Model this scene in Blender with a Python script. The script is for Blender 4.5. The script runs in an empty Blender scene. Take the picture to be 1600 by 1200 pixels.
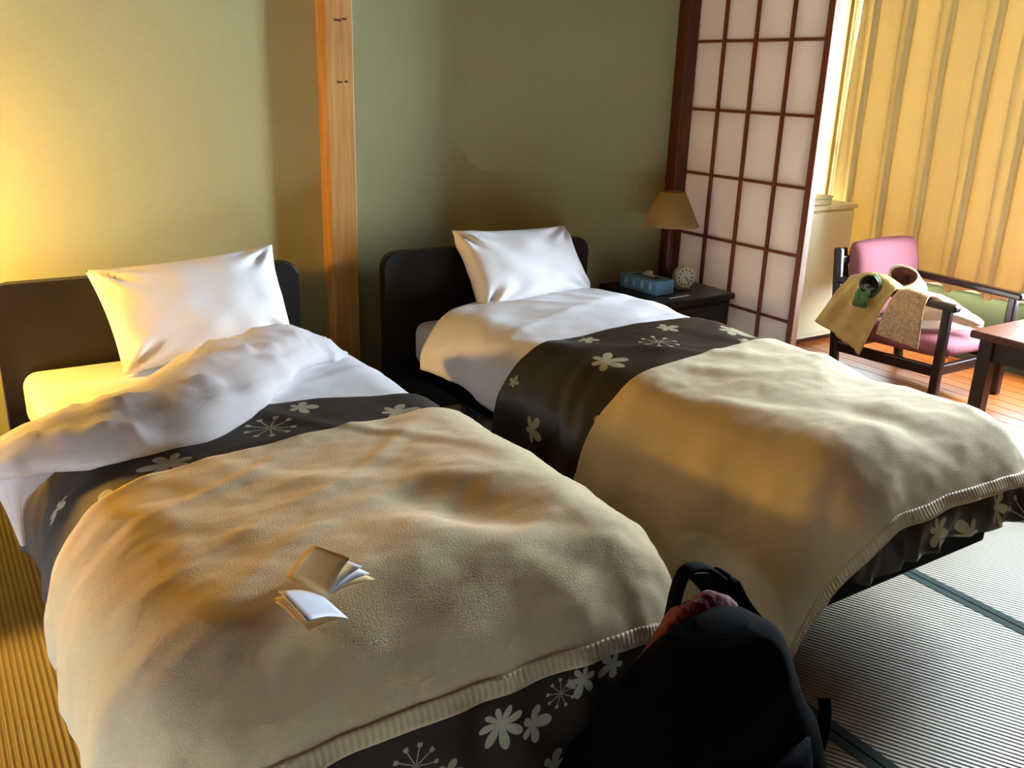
import bpy, bmesh, math, random
from math import sin, cos, pi, hypot, atan2, radians, sqrt, exp
from mathutils import Vector, Matrix, noise

random.seed(7)
SC = bpy.context.scene
COL = SC.collection

# ---------------------------------------------------------------- camera, sky, exposure
cam_data = bpy.data.cameras.new('camera')
cam = bpy.data.objects.new('camera', cam_data)
COL.objects.link(cam)
SC.camera = cam
cam_data.sensor_fit = 'HORIZONTAL'
cam_data.sensor_width = 36.0
cam_data.lens = 36.0 * 1415 / 1600
cam_data.clip_start = 0.02
YAW, PITCH, ROLL = 0.584, 0.326, 0.0315
fw = Vector((sin(YAW) * cos(PITCH), cos(YAW) * cos(PITCH), -sin(PITCH)))
r0 = Vector((cos(YAW), -sin(YAW), 0))
u0 = r0.cross(fw)
rt = cos(ROLL) * r0 + sin(ROLL) * u0
up = -sin(ROLL) * r0 + cos(ROLL) * u0
mw = Matrix.Identity(4)
for i in range(3):
    mw[i][0], mw[i][1], mw[i][2] = rt[i], up[i], -fw[i]
mw[2][3] = 1.5
cam.matrix_world = mw

SC.view_settings.view_transform = 'Standard'
SC.view_settings.look = 'None'
SC.view_settings.gamma = 1.0
SC.view_settings.use_curve_mapping = False
SC.view_settings.exposure = 1.4

SKY = 46.0
GLOBE = 215.0
GLOBE_COL = (1.0, .55, .09, 1)
world = bpy.data.worlds.new('overcast_sky')
SC.world = world
world.use_nodes = True
bg = world.node_tree.nodes['Background']
bg.inputs[0].default_value = (0.74, 0.87, 1.0, 1)
bg.inputs[1].default_value = SKY

# window portal: guides sampling of the sky light that comes through the real window opening
pd = bpy.data.lights.new('window_portal', 'AREA')
pd.shape = 'RECTANGLE'
pd.size = 2.45
pd.size_y = 1.8
pd.cycles.is_portal = True
po = bpy.data.objects.new('window_portal', pd)
po.location = (5.2, 2.745, 1.3)
po.rotation_euler = (radians(90), 0, radians(90))
COL.objects.link(po)

# ---------------------------------------------------------------- helpers
def lin(r, g, b):
    f = lambda c: (c / 12.92 if c <= .04045 else ((c + .055) / 1.055) ** 2.4)
    return (f(r / 255), f(g / 255), f(b / 255), 1)


class NT:
    def __init__(s, mat):
        s.t = mat.node_tree

    def n(s, typ, **kw):
        nd = s.t.nodes.new(typ)
        for k, v in kw.items():
            setattr(nd, k, v)
        return nd

    def l(s, a, b):
        s.t.links.new(a, b)

    def val(s, x, sock):
        if isinstance(x, (int, float)):
            sock.default_value = x
        else:
            s.l(x, sock)

    def math(s, op, a, b=None, c=None):
        nd = s.n('ShaderNodeMath', operation=op)
        s.val(a, nd.inputs[0])
        if b is not None:
            s.val(b, nd.inputs[1])
        if c is not None:
            s.val(c, nd.inputs[2])
        return nd.outputs[0]


def mat(name, col, rough=.6, var=.0, vscale=8, bump=0., bscale=200, spec=.5, sheen=0., stretch=None, metal=0., coat=0., trans=0.):
    m = bpy.data.materials.new(name)
    m.use_nodes = True
    N = NT(m)
    b = m.node_tree.nodes['Principled BSDF']
    b.inputs['Base Color'].default_value = col
    b.inputs['Roughness'].default_value = rough
    b.inputs['Specular IOR Level'].default_value = spec
    b.inputs['Metallic'].default_value = metal
    b.inputs['Coat Weight'].default_value = coat
    if sheen:
        b.inputs['Sheen Weight'].default_value = sheen
    tc = N.n('ShaderNodeTexCoord')
    co = tc.outputs['Object']
    if stretch:
        mp = N.n('ShaderNodeMapping')
        mp.inputs['Scale'].default_value = stretch
        N.l(co, mp.inputs['Vector'])
        co = mp.outputs[0]
    if var:
        nz = N.n('ShaderNodeTexNoise')
        nz.inputs['Scale'].default_value = vscale
        nz.inputs['Detail'].default_value = 5
        N.l(co, nz.inputs['Vector'])
        mx = N.n('ShaderNodeMix', data_type='RGBA')
        mx.inputs[6].default_value = tuple(c * (1 - var) for c in col[:3]) + (1,)
        mx.inputs[7].default_value = tuple(min(1, c * (1 + var)) for c in col[:3]) + (1,)
        N.l(nz.outputs[0], mx.inputs[0])
        N.l(mx.outputs[2], b.inputs['Base Color'])
    if bump:
        nz2 = N.n('ShaderNodeTexNoise')
        nz2.inputs['Scale'].default_value = bscale
        nz2.inputs['Detail'].default_value = 3
        N.l(co, nz2.inputs['Vector'])
        bp = N.n('ShaderNodeBump')
        bp.inputs['Strength'].default_value = bump
        bp.inputs['Distance'].default_value = .01
        N.l(nz2.outputs[0], bp.inputs['Height'])
        N.l(bp.outputs[0], b.inputs['Normal'])
    if trans:
        tr = N.n('ShaderNodeBsdfTranslucent')
        tr.inputs[0].default_value = col
        ms = N.n('ShaderNodeMixShader')
        ms.inputs[0].default_value = trans
        out = m.node_tree.nodes['Material Output']
        N.l(b.outputs[0], ms.inputs[1])
        N.l(tr.outputs[0], ms.inputs[2])
        N.l(ms.outputs[0], out.inputs[0])
        if var:
            N.l(mx.outputs[2], tr.inputs[0])
    return m


def link(name, mesh, m=None, parent=None):
    o = bpy.data.objects.new(name, mesh)
    COL.objects.link(o)
    if m is not None and not mesh.materials:
        mesh.materials.append(m)
    if parent is not None:
        o.parent = parent
    return o


def tag(o, label=None, cat=None, group=None, kind=None):
    if label:
        o['label'] = label
    if cat:
        o['category'] = cat
    if group:
        o['group'] = group
    if kind:
        o['kind'] = kind
    return o


def empty(name, loc=(0, 0, 0), rz=0., label=None, cat=None, group=None):
    o = bpy.data.objects.new(name, None)
    COL.objects.link(o)
    o.empty_display_size = .1
    o.location = loc
    o.rotation_euler = (0, 0, rz)
    return tag(o, label, cat, group)


def fin(name, bm, m, parent=None, smooth=False):
    bmesh.ops.recalc_face_normals(bm, faces=bm.faces[:])
    me = bpy.data.meshes.new(name)
    bm.to_mesh(me)
    bm.free()
    if smooth:
        me.polygons.foreach_set('use_smooth', [True] * len(me.polygons))
    return link(name, me, m, parent)


def add_box(bm, c, s, bev=0., seg=2, rot=None):
    r = bmesh.ops.create_cube(bm, size=1)
    vs = r['verts']
    for v in vs:
        v.co = Vector((v.co.x * s[0], v.co.y * s[1], v.co.z * s[2]))
    es = list({e for v in vs for e in v.link_edges})
    if bev:
        rb = bmesh.ops.bevel(bm, geom=es, offset=bev, segments=seg, profile=.5, affect='EDGES')
        vs = list({v for f in rb['faces'] for v in f.verts} | {v for v in vs if v.is_valid})
    M = Matrix.Translation(c)
    if rot is not None:
        M = M @ rot.to_4x4()
    for v in vs:
        v.co = M @ v.co
    return vs


def box(name, c, s, m, parent=None, bev=.003, seg=2, rot=None):
    bm = bmesh.new()
    add_box(bm, c, s, bev, seg, rot)
    return fin(name, bm, m, parent)


def box2(name, lo, hi, m, parent=None, bev=.003, seg=2):
    c = [(a + b) / 2 for a, b in zip(lo, hi)]
    s = [abs(b - a) for a, b in zip(lo, hi)]
    return box(name, c, s, m, parent, bev, seg)


def bar(name, p0, p1, w, d, m, parent=None, bev=.006, side=Vector((1, 0, 0)), seg=2):
    """a square bar from p0 to p1"""
    p0, p1 = Vector(p0), Vector(p1)
    z = (p1 - p0).normalized()
    x = (side - side.dot(z) * z).normalized()
    y = z.cross(x)
    R = Matrix((x, y, z)).transposed()
    bm = bmesh.new()
    add_box(bm, (p0 + p1) / 2, (w, d, (p1 - p0).length), bev, seg, R)
    return fin(name, bm, m, parent)


def lathe(name, prof, m, parent=None, n=32, loc=(0, 0, 0), rot=None, smooth=True, caps=True):
    bm = bmesh.new()
    rings = []
    for r, z in prof:
        rings.append([bm.verts.new((r * cos(2 * pi * i / n), r * sin(2 * pi * i / n), z)) for i in range(n)])
    for a, b in zip(rings, rings[1:]):
        for i in range(n):
            bm.faces.new((a[i], a[(i + 1) % n], b[(i + 1) % n], b[i]))
    if caps:
        bm.faces.new(rings[0][::-1])
        bm.faces.new(rings[-1])
    M = Matrix.Translation(loc)
    if rot is not None:
        M = M @ rot.to_4x4()
    bmesh.ops.transform(bm, matrix=M, verts=bm.verts[:])
    o = fin(name, bm, m, parent, False)
    if smooth:
        for p in o.data.polygons:
            p.use_smooth = len(p.vertices) == 4
    return o


def grid_mesh(name, pts, m, parent=None, thick=0., uvs=None, offset=-1, close_u=False, smooth=True):
    """pts[j][i] -> sheet mesh, with real thickness"""
    nj, ni = len(pts), len(pts[0])
    vs = [p for row in pts for p in row]
    fs = []
    for j in range(nj - 1):
        for i in range(ni - (0 if close_u else 1)):
            i2 = (i + 1) % ni
            fs.append((j * ni + i, j * ni + i2, (j + 1) * ni + i2, (j + 1) * ni + i))
    me = bpy.data.meshes.new(name)
    me.from_pydata([tuple(v) for v in vs], [], fs)
    if uvs:
        ul = me.uv_layers.new(name='UVMap')
        flat = [c for row in uvs for c in row]
        for lp in me.loops:
            ul.data[lp.index].uv = flat[lp.vertex_index]
    if smooth:
        me.polygons.foreach_set('use_smooth', [True] * len(me.polygons))
    o = link(name, me, m, parent)
    if thick:
        md = o.modifiers.new('thickness', 'SOLIDIFY')
        md.thickness = thick
        md.offset = offset
    return o


def catmull(P, n):
    P = [Vector(p) for p in P]
    out = []
    k = len(P) - 1
    for q in range(n):
        t = q / (n - 1) * k
        i = min(int(t), k - 1)
        t -= i
        p0, p1, p2, p3 = P[max(i - 1, 0)], P[i], P[i + 1], P[min(i + 2, k)]
        out.append(.5 * ((2 * p1) + (p2 - p0) * t + (2 * p0 - 5 * p1 + 4 * p2 - p3) * t * t + (3 * p1 - p0 - 3 * p2 + p3) * t ** 3))
    return out


def band(name, P, width, thick, m, parent=None, n=40, wdir=Vector((0, 1, 0)), edge=.004):
    """flat webbing strap along a curve, width along wdir"""
    C = catmull(P, n)
    pts = []
    for i, c in enumerate(C):
        t = (C[min(i + 1, n - 1)] - C[max(i - 1, 0)]).normalized()
        w = (wdir - wdir.dot(t) * t).normalized()
        nn = t.cross(w)
        row = []
        for q in range(12):
            a = 2 * pi * q / 12
            row.append(c + w * (width / 2 * (abs(cos(a)) ** .5) * (1 if cos(a) > 0 else -1)) + nn * (thick / 2 * (abs(sin(a)) ** .7) * (1 if sin(a) > 0 else -1)))
        pts.append(row)
    bm = bmesh.new()
    rings = [[bm.verts.new(p) for p in row] for row in pts]
    for a, b in zip(rings, rings[1:]):
        for i in range(12):
            bm.faces.new((a[i], a[(i + 1) % 12], b[(i + 1) % 12], b[i]))
    bm.faces.new(rings[0])
    bm.faces.new(rings[-1])
    return fin(name, bm, m, parent, True)


def N3(x, y, z):
    return noise.noise(Vector((x, y, z)))


def ridge(x, y, z):
    return 1 - abs(N3(x, y, z)) * 2


def smooth01(t):
    t = max(0., min(1., t))
    return t * t * (3 - 2 * t)


# ---------------------------------------------------------------- materials
M = {}
M['wall'] = mat('green_wallpaper', lin(180, 178, 134), .85, var=.06, vscale=60, bump=.25, bscale=260, spec=.2)
M['plaster'] = mat('plain_plaster', lin(74, 48, 28), .9, spec=.2)
M['cream_wall'] = mat('cream_plaster', lin(92, 72, 40), .85, spec=.2)
M['sill_wall'] = mat('grey_green_plaster', lin(82, 92, 80), .85, spec=.2)
M['ceiling'] = mat('ceiling_board', lin(72, 48, 28), .9, spec=.2)


def wood(name, c1, c2, rough=.45, stretch=(14, 14, .8), scale=4., coat=0.):
    m = bpy.data.materials.new(name)
    m.use_nodes = True
    N = NT(m)
    b = m.node_tree.nodes['Principled BSDF']
    tc = N.n('ShaderNodeTexCoord')
    mp = N.n('ShaderNodeMapping')
    mp.inputs['Scale'].default_value = stretch
    N.l(tc.outputs['Object'], mp.inputs[0])
    nz = N.n('ShaderNodeTexNoise')
    nz.inputs['Scale'].default_value = scale
    nz.inputs['Detail'].default_value = 6
    N.l(mp.outputs[0], nz.inputs['Vector'])
    cr = N.n('ShaderNodeValToRGB')
    cr.color_ramp.elements[0].position = .3
    cr.color_ramp.elements[0].color = c1
    cr.color_ramp.elements[1].position = .7
    cr.color_ramp.elements[1].color = c2
    N.l(nz.outputs[0], cr.inputs[0])
    N.l(cr.outputs[0], b.inputs['Base Color'])
    b.inputs['Roughness'].default_value = rough
    b.inputs['Coat Weight'].default_value = coat
    return m


M['post'] = wood('cedar_post', lin(176, 122, 56), lin(208, 158, 84), .5)
M['redwood'] = wood('dark_red_wood', lin(70, 26, 14), lin(96, 40, 22), .45)
M['lattice'] = wood('shoji_lattice_wood', lin(104, 44, 24), lin(128, 60, 36), .5)
M['stile_edge'] = wood('pale_stile_wood', lin(116, 72, 38), lin(132, 88, 50), .6)
M['plank'] = wood('veranda_planks', lin(122, 58, 16), lin(152, 82, 28), .3, stretch=(14, .9, 14), coat=.3)
M['black_wood'] = wood('black_lacquered_wood', lin(7, 6, 9), lin(11, 9, 12), .33)
M['base_paint'] = mat('matt_black_paint', (.006, .005, .007, 1), .8, spec=.1)
M['headboard'] = wood('dark_headboard_veneer', lin(16, 8, 8), lin(24, 13, 10), .42, stretch=(.8, 14, 14))
M['chair_wood'] = wood('dark_chair_wood', lin(24, 10, 8), lin(36, 15, 12), .28, coat=.2)
M['table_wood'] = wood('red_brown_table_wood', lin(84, 34, 22), lin(104, 48, 32), .3, stretch=(1, 14, 14), coat=.3)
M['table_dark'] = wood('dark_table_wood', lin(48, 20, 14), lin(62, 28, 20), .35)
M['sheet'] = mat('white_sheet', lin(238, 236, 238), .75, bump=.08, bscale=400, spec=.2)
M['duvet'] = mat('white_duvet', lin(236, 234, 238), .75, bump=.12, bscale=160, spec=.2)
M['duvet_thin'] = mat('thin_white_duvet', lin(236, 234, 238), .75, bump=.1, bscale=200, spec=.2, trans=.42)
M['pillow'] = mat('white_pillowcase', lin(244, 240, 240), .75, bump=.1, bscale=240, spec=.2)
M['blanket'] = mat('beige_fleece', lin(226, 203, 162), .95, var=.05, vscale=60, bump=.22, bscale=300, spec=.1, sheen=.15)
M['pink'] = mat('pink_upholstery', lin(142, 84, 92), .85, var=.05, vscale=80, bump=.2, bscale=300, spec=.2)
M['shade'] = mat('lamp_shade_paper', lin(230, 206, 152), .8, trans=.5)
M['cream'] = mat('cream_enamel', lin(238, 228, 190), .4)
M['black_nylon'] = mat('black_nylon', (.0012, .0012, .002, 1), .9, var=.3, vscale=30, bump=.2, bscale=300, spec=.04)
M['navy_nylon'] = mat('navy_nylon', (.002, .0024, .006, 1), .85, bump=.2, bscale=260, spec=.06)
M['maroon'] = mat('maroon_cloth', lin(112, 44, 44), .85, var=.25, vscale=20, bump=.3, bscale=120)
M['paper'] = mat('white_paper', lin(236, 236, 242), .8, spec=.2)
M['buff'] = mat('buff_card', lin(226, 196, 140), .8, var=.06, vscale=20, spec=.2)
M['alu'] = mat('aluminium', lin(190, 195, 200), .35, metal=.9)
M['clock'] = mat('cream_plastic', lin(206, 196, 158), .45)
M['dial'] = mat('cream_dial', lin(220, 214, 184), .5)
M['ink'] = mat('dark_ink', lin(34, 30, 26), .6)
M['towel'] = mat('olive_gold_towel', lin(192, 160, 98), .9, var=.25, vscale=14, bump=.5, bscale=120, spec=.1)
M['white_cloth'] = mat('white_cotton_cloth', lin(240, 226, 208), .85, bump=.2, bscale=120, spec=.1)
M['green_cloth'] = mat('green_cloth', lin(70, 98, 52), .85, var=.35, vscale=25, bump=.4, bscale=90)
M['brown_lining'] = mat('dark_brown_lining', lin(84, 40, 36), .8, bump=.3, bscale=90)
M['gloss_black'] = mat('glossy_dark_brown', lin(26, 16, 14), .15)
M['glint_strip'] = mat('glint_white', lin(236, 240, 246), .25)
M['heri'] = mat('dark_green_cloth_border', lin(52, 72, 66), .8, bump=.3, bscale=300, spec=.2)


def tatami(name, ang):
    m = bpy.data.materials.new(name)
    m.use_nodes = True
    N = NT(m)
    b = m.node_tree.nodes['Principled BSDF']
    tc = N.n('ShaderNodeTexCoord')
    mp = N.n('ShaderNodeMapping')
    mp.inputs['Rotation'].default_value = (0, 0, ang)
    N.l(tc.outputs['Object'], mp.inputs[0])
    wv = N.n('ShaderNodeTexWave', wave_type='BANDS', bands_direction='X', wave_profile='SIN')
    wv.inputs['Scale'].default_value = 21.0
    wv.inputs['Distortion'].default_value = .25
    wv.inputs['Detail'].default_value = 1
    wv.inputs['Detail Scale'].default_value = 6
    N.l(mp.outputs[0], wv.inputs['Vector'])
    mp2 = N.n('ShaderNodeMapping')
    mp2.inputs['Scale'].default_value = (3, 60, 3)
    N.l(mp.outputs[0], mp2.inputs[0])
    nz = N.n('ShaderNodeTexNoise')
    nz.inputs['Scale'].default_value = 6
    nz.inputs['Detail'].default_value = 4
    N.l(mp2.outputs[0], nz.inputs['Vector'])
    cr = N.n('ShaderNodeValToRGB')
    cr.color_ramp.elements[0].color = lin(124, 110, 84)
    cr.color_ramp.elements[1].color = lin(186, 168, 132)
    mixf = N.math('MULTIPLY_ADD', wv.outputs[1], .65, N.math('MULTIPLY', nz.outputs[0], .45))
    N.l(mixf, cr.inputs[0])
    N.l(cr.outputs[0], b.inputs['Base Color'])
    b.inputs['Roughness'].default_value = .5
    bp = N.n('ShaderNodeBump')
    bp.inputs['Strength'].default_value = .6
    bp.inputs['Distance'].default_value = .004
    N.l(wv.outputs[1], bp.inputs['Height'])
    N.l(bp.outputs[0], b.inputs['Normal'])
    return m


M['tatami'] = tatami('woven_rush', 0.)
M['tatami_turned'] = tatami('woven_rush_turned', radians(28) * -1)


def paper_mat():
    m = bpy.data.materials.new('shoji_paper')
    m.use_nodes = True
    N = NT(m)
    b = m.node_tree.nodes['Principled BSDF']
    col = lin(236, 226, 216)
    b.inputs['Base Color'].default_value = col
    b.inputs['Roughness'].default_value = .9
    tr = N.n('ShaderNodeBsdfTranslucent')
    nz = N.n('ShaderNodeTexNoise')
    nz.inputs['Scale'].default_value = 60
    nz.inputs['Detail'].default_value = 6
    mx = N.n('ShaderNodeMix', data_type='RGBA')
    mx.inputs[6].default_value = lin(216, 204, 194)
    mx.inputs[7].default_value = lin(240, 230, 222)
    N.l(nz.outputs[0], mx.inputs[0])
    N.l(mx.outputs[2], tr.inputs[0])
    ms = N.n('ShaderNodeMixShader')
    ms.inputs[0].default_value = .6
    N.l(b.outputs[0], ms.inputs[1])
    N.l(tr.outputs[0], ms.inputs[2])
    N.l(ms.outputs[0], m.node_tree.nodes['Material Output'].inputs[0])
    return m


M['shoji_paper'] = paper_mat()


def glass_mat():
    m = bpy.data.materials.new('window_glass')
    m.use_nodes = True
    N = NT(m)
    t = m.node_tree
    t.nodes.remove(t.nodes['Principled BSDF'])
    tr = N.n('ShaderNodeBsdfTransparent')
    tr.inputs[0].default_value = (.94, .96, .96, 1)
    gl = N.n('ShaderNodeBsdfGlossy')
    gl.inputs['Roughness'].default_value = .02
    ms = N.n('ShaderNodeMixShader')
    ms.inputs[0].default_value = .06
    N.l(tr.outputs[0], ms.inputs[1])
    N.l(gl.outputs[0], ms.inputs[2])
    N.l(ms.outputs[0], t.nodes['Material Output'].inputs[0])
    return m


M['glass'] = glass_mat()


def curtain_mat():
    m = mat('gold_curtain_cloth', lin(230, 206, 148), .85, var=.05, vscale=90, bump=.2, bscale=350, spec=.15, trans=.075)
    return m


M['curtain'] = curtain_mat()


def flower_group():
    """node group: distance-based five-petal / umbel print mask around a point of the cloth's UV"""
    g = bpy.data.node_groups.new('flower_print', 'ShaderNodeTree')
    for nm in ('x', 'y'):
        g.interface.new_socket(nm, in_out='INPUT', socket_type='NodeSocketFloat')
    for nm in ('cx', 'cy', 'R', 'rot', 'petals', 'umbel'):
        g.interface.new_socket(nm, in_out='INPUT', socket_type='NodeSocketFloat')
    g.interface.new_socket('mask', in_out='OUTPUT', socket_type='NodeSocketFloat')

    class W:
        pass
    w = W()
    w.node_tree = g
    N = NT(w)
    gi = N.n('NodeGroupInput')
    go = N.n('NodeGroupOutput')
    o = gi.outputs
    dx = N.math('SUBTRACT', o['x'], o['cx'])
    dy = N.math('SUBTRACT', o['y'], o['cy'])
    r = N.math('SQRT', N.math('ADD', N.math('MULTIPLY', dx, dx), N.math('MULTIPLY', dy, dy)))
    rn = N.math('DIVIDE', r, o['R'])
    th = N.math('ADD', N.math('ARCTAN2', dy, dx), o['rot'])
    # petals: long ones mixed with short ones, round tipped
    lobe = N.math('ABSOLUTE', N.math('COSINE', N.math('MULTIPLY', th, N.math('MULTIPLY', o['petals'], .5))))
    lobe = N.math('POWER', lobe, .7)
    uneven = N.math('MULTIPLY_ADD', N.math('COSINE', N.math('ADD', th, o['rot'])), .22, .78)
    lim = N.math('MULTIPLY', N.math('MULTIPLY_ADD', lobe, .82, .16), uneven)
    petal = N.math('LESS_THAN', rn, lim)
    # umbel: thin rays with dots at their ends
    ray = N.math('GREATER_THAN', N.math('COSINE', N.math('MULTIPLY', th, 9.)), N.math('SUBTRACT', 1., N.math('DIVIDE', .025, N.math('MAXIMUM', N.math('MULTIPLY', rn, rn), .03))))
    ray = N.math('MULTIPLY', ray, N.math('LESS_THAN', rn, .85))
    tip = N.math('GREATER_THAN', N.math('COSINE', N.math('MULTIPLY', th, 9.)), .5)
    tip = N.math('MULTIPLY', tip, N.math('LESS_THAN', N.math('ABSOLUTE', N.math('SUBTRACT', rn, .88)), .1))
    umb = N.math('MAXIMUM', ray, tip)
    res = N.math('ADD', N.math('MULTIPLY', petal, N.math('SUBTRACT', 1., o['umbel'])), N.math('MULTIPLY', umb, o['umbel']))
    N.l(res, go.inputs['mask'])
    return g


FG = flower_group()


def runner_mat(name, flowers, base, print_col, rough, sheen=0., coat=0.):
    """flowers: (x, y, R, rot, petals, umbel) in the cloth's own flat coordinates (UV in metres)"""
    m = bpy.data.materials.new(name)
    m.use_nodes = True
    N = NT(m)
    b = m.node_tree.nodes['Principled BSDF']
    uv = N.n('ShaderNodeUVMap')
    sp = N.n('ShaderNodeSeparateXYZ')
    N.l(uv.outputs[0], sp.inputs[0])
    x, y = sp.outputs[0], sp.outputs[1]
    acc = None
    for f in flowers:
        gn = N.n('ShaderNodeGroup')
        gn.node_tree = FG
        N.l(x, gn.inputs['x'])
        N.l(y, gn.inputs['y'])
        for k, v in zip(('cx', 'cy', 'R', 'rot', 'petals', 'umbel'), f):
            gn.inputs[k].default_value = v
        acc = gn.outputs[0] if acc is None else N.math('MAXIMUM', acc, gn.outputs[0])
    nz = N.n('ShaderNodeTexNoise')
    nz.inputs['Scale'].default_value = 90
    N.l(uv.outputs[0], nz.inputs['Vector'])
    mx = N.n('ShaderNodeMix', data_type='RGBA')
    mx.inputs[6].default_value = base
    mx.inputs[7].default_value = print_col
    N.l(N.math('MULTIPLY', acc, N.math('MULTIPLY_ADD', nz.outputs[0], .3, .75)), mx.inputs[0])
    N.l(mx.outputs[2], b.inputs['Base Color'])
    b.inputs['Roughness'].default_value = rough
    b.inputs['Specular IOR Level'].default_value = .45
    b.inputs['Sheen Weight'].default_value = sheen
    bp = N.n('ShaderNodeBump')
    bp.inputs['Strength'].default_value = .15
    bp.inputs['Distance'].default_value = .004
    nz2 = N.n('ShaderNodeTexNoise')
    nz2.inputs['Scale'].default_value = 400
    N.l(uv.outputs[0], nz2.inputs['Vector'])
    N.l(nz2.outputs[0], bp.inputs['Height'])
    N.l(bp.outputs[0], b.inputs['Normal'])
    return m


def stripes_mat(name, base, ink, scale, axis='X', lo=.62, soft=.12, bump=0.):
    m = bpy.data.materials.new(name)
    m.use_nodes = True
    N = NT(m)
    b = m.node_tree.nodes['Principled BSDF']
    uv = N.n('ShaderNodeUVMap')
    wv = N.n('ShaderNodeTexWave', wave_type='BANDS', bands_direction=axis)
    wv.inputs['Scale'].default_value = scale
    wv.inputs['Distortion'].default_value = .6
    N.l(uv.outputs[0], wv.inputs['Vector'])
    cr = N.n('ShaderNodeValToRGB')
    cr.color_ramp.elements[0].position = lo
    cr.color_ramp.elements[0].color = base
    cr.color_ramp.elements[1].position = lo + soft
    cr.color_ramp.elements[1].color = ink
    N.l(wv.outputs[1], cr.inputs[0])
    N.l(cr.outputs[0], b.inputs['Base Color'])
    b.inputs['Roughness'].default_value = .6
    if bump:
        bp = N.n('ShaderNodeBump')
        bp.inputs['Strength'].default_value = bump
        bp.inputs['Distance'].default_value = .004
        N.l(wv.outputs[1], bp.inputs['Height'])
        N.l(bp.outputs[0], b.inputs['Normal'])
    return m


M['trim'] = stripes_mat('satin_binding', lin(220, 196, 156), lin(208, 182, 142), 24, 'X', .4, .5, .35)
M['print_page'] = stripes_mat('printed_page', lin(232, 232, 240), lin(176, 178, 196), 14, 'X', .72, .08)

# ---------------------------------------------------------------- room shell
XS = 3.395          # plane of the sliding paper screens
YB = 3.60           # back wall
ZC = 2.45
XL, YF, XW = -1.45, -1.7, 5.06


def struct(o):
    o['kind'] = 'structure'
    return o


floor = struct(box2('floor', (XL, YF, -.10), (XW + .1, 4.0, -.03), M['plaster'], bev=0))
tat_x = [(-1.0, -.1), (-.1, .82), (.82, 1.70), (1.70, 2.56), (2.56, 3.36)]
tat_y = [(-1.68, .10), (.10, 1.84), (1.84, 3.585)]
for xa, xb in tat_x:
    for ya, yb in tat_y:
        turned = xa > .8
        mt = box2('tatami_mat', (xa + .002, ya + .001, -.03), (xb - .002, yb - .001, 0), M['tatami_turned'] if turned else M['tatami'], floor, bev=.003)
        for bx in (xa + .002, xb - .032):
            box2('cloth_border', (bx, ya + .001, -.004), (bx + .03, yb - .001, .0015), M['heri'], mt, bev=.001, seg=1)
px = 3.44
pl = None
while px < XW:
    for ya, yb in ((-1.68, .9), (.9, 3.98)):
        box2('plank', (px + .001, ya + .001, -.03), (px + .0985, yb - .001, 0), M['plank'], floor, bev=.002, seg=1)
    px += .1
box2('threshold', (3.362, YF, -.03), (3.438, 3.59, .004), M['stile_edge'], floor, bev=.002)

struct(box2('wall_back', (XL, YB, 0), (3.46, YB + .1, ZC), M['wall'], bev=0))
struct(box2('wall_left', (XL - .1, YF, 0), (XL, YB + .1, ZC), M['plaster'], bev=0))
struct(box2('wall_front', (XL - .1, YF - .1, 0), (XW + .1, YF, ZC), M['plaster'], bev=0))
struct(box2('ceiling', (XL - .1, YF - .1, ZC), (XW + .1, 4.1, ZC + .1), M['ceiling'], bev=0))
struct(box2('wall_veranda_end', (3.46, 3.97, 0), (XW + .1, 4.07, ZC), M['cream_wall'], bev=0))
struct(box2('wall_veranda_side', (3.46, YB + .0, 0), (3.52, 3.97, ZC), M['cream_wall'], bev=0))
# window wall: below, above and beside one long opening
ZS, ZT = .42, 2.18
wr = struct(box2('wall_right', (XW, YF, 0), (XW + .1, 3.97, ZS), M['sill_wall'], bev=0))
box2('lintel_strip', (XW, YF, ZT), (XW + .1, 3.97, ZC), M['cream_wall'], wr, bev=0)
box2('daylight_block', (XW, YF, ZS), (XW + .1, 1.55, ZT), M['cream_wall'], wr, bev=0)  # unseen stretch, added and widened to keep daylight off the bed feet
box2('corner_strip', (XW, 3.945, ZS), (XW + .1, 3.97, ZT), M['cream_wall'], wr, bev=0)
# lintel and small wall over the screens
struct(box2('trim_2', (XS - .05, YF, 2.03), (XS + .05, YB, 2.11), M['redwood']))
struct(box2('wall_over_screens', (XS - .03, YF, 2.11), (XS + .03, YB, ZC), M['wall'], bev=0))
struct(box2('wall_light_block', (XS - .05, YF, 0), (XS + .05, .4, 2.03), M['plaster'], bev=0))  # unseen wall, added to cut the ambient light
# posts
post = struct(box2('trim_1', (1.408, 3.50, 0), (1.522, YB, ZC), M['post'], bev=.004))
for (zz, x0, x1) in ((1.685, 1.445, 1.475), (1.690, 1.482, 1.497), (1.46, 1.450, 1.472), (1.462, 1.482, 1.496)):
    box2('grain_mark', (x0, 3.4985, zz), (x1, 3.502, zz + .008), M['redwood'], post, bev=.0005, seg=1)
struct(box2('trim_3', (3.295, 3.525, 0), (3.372, YB, ZC), M['redwood'], bev=.004))

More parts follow.
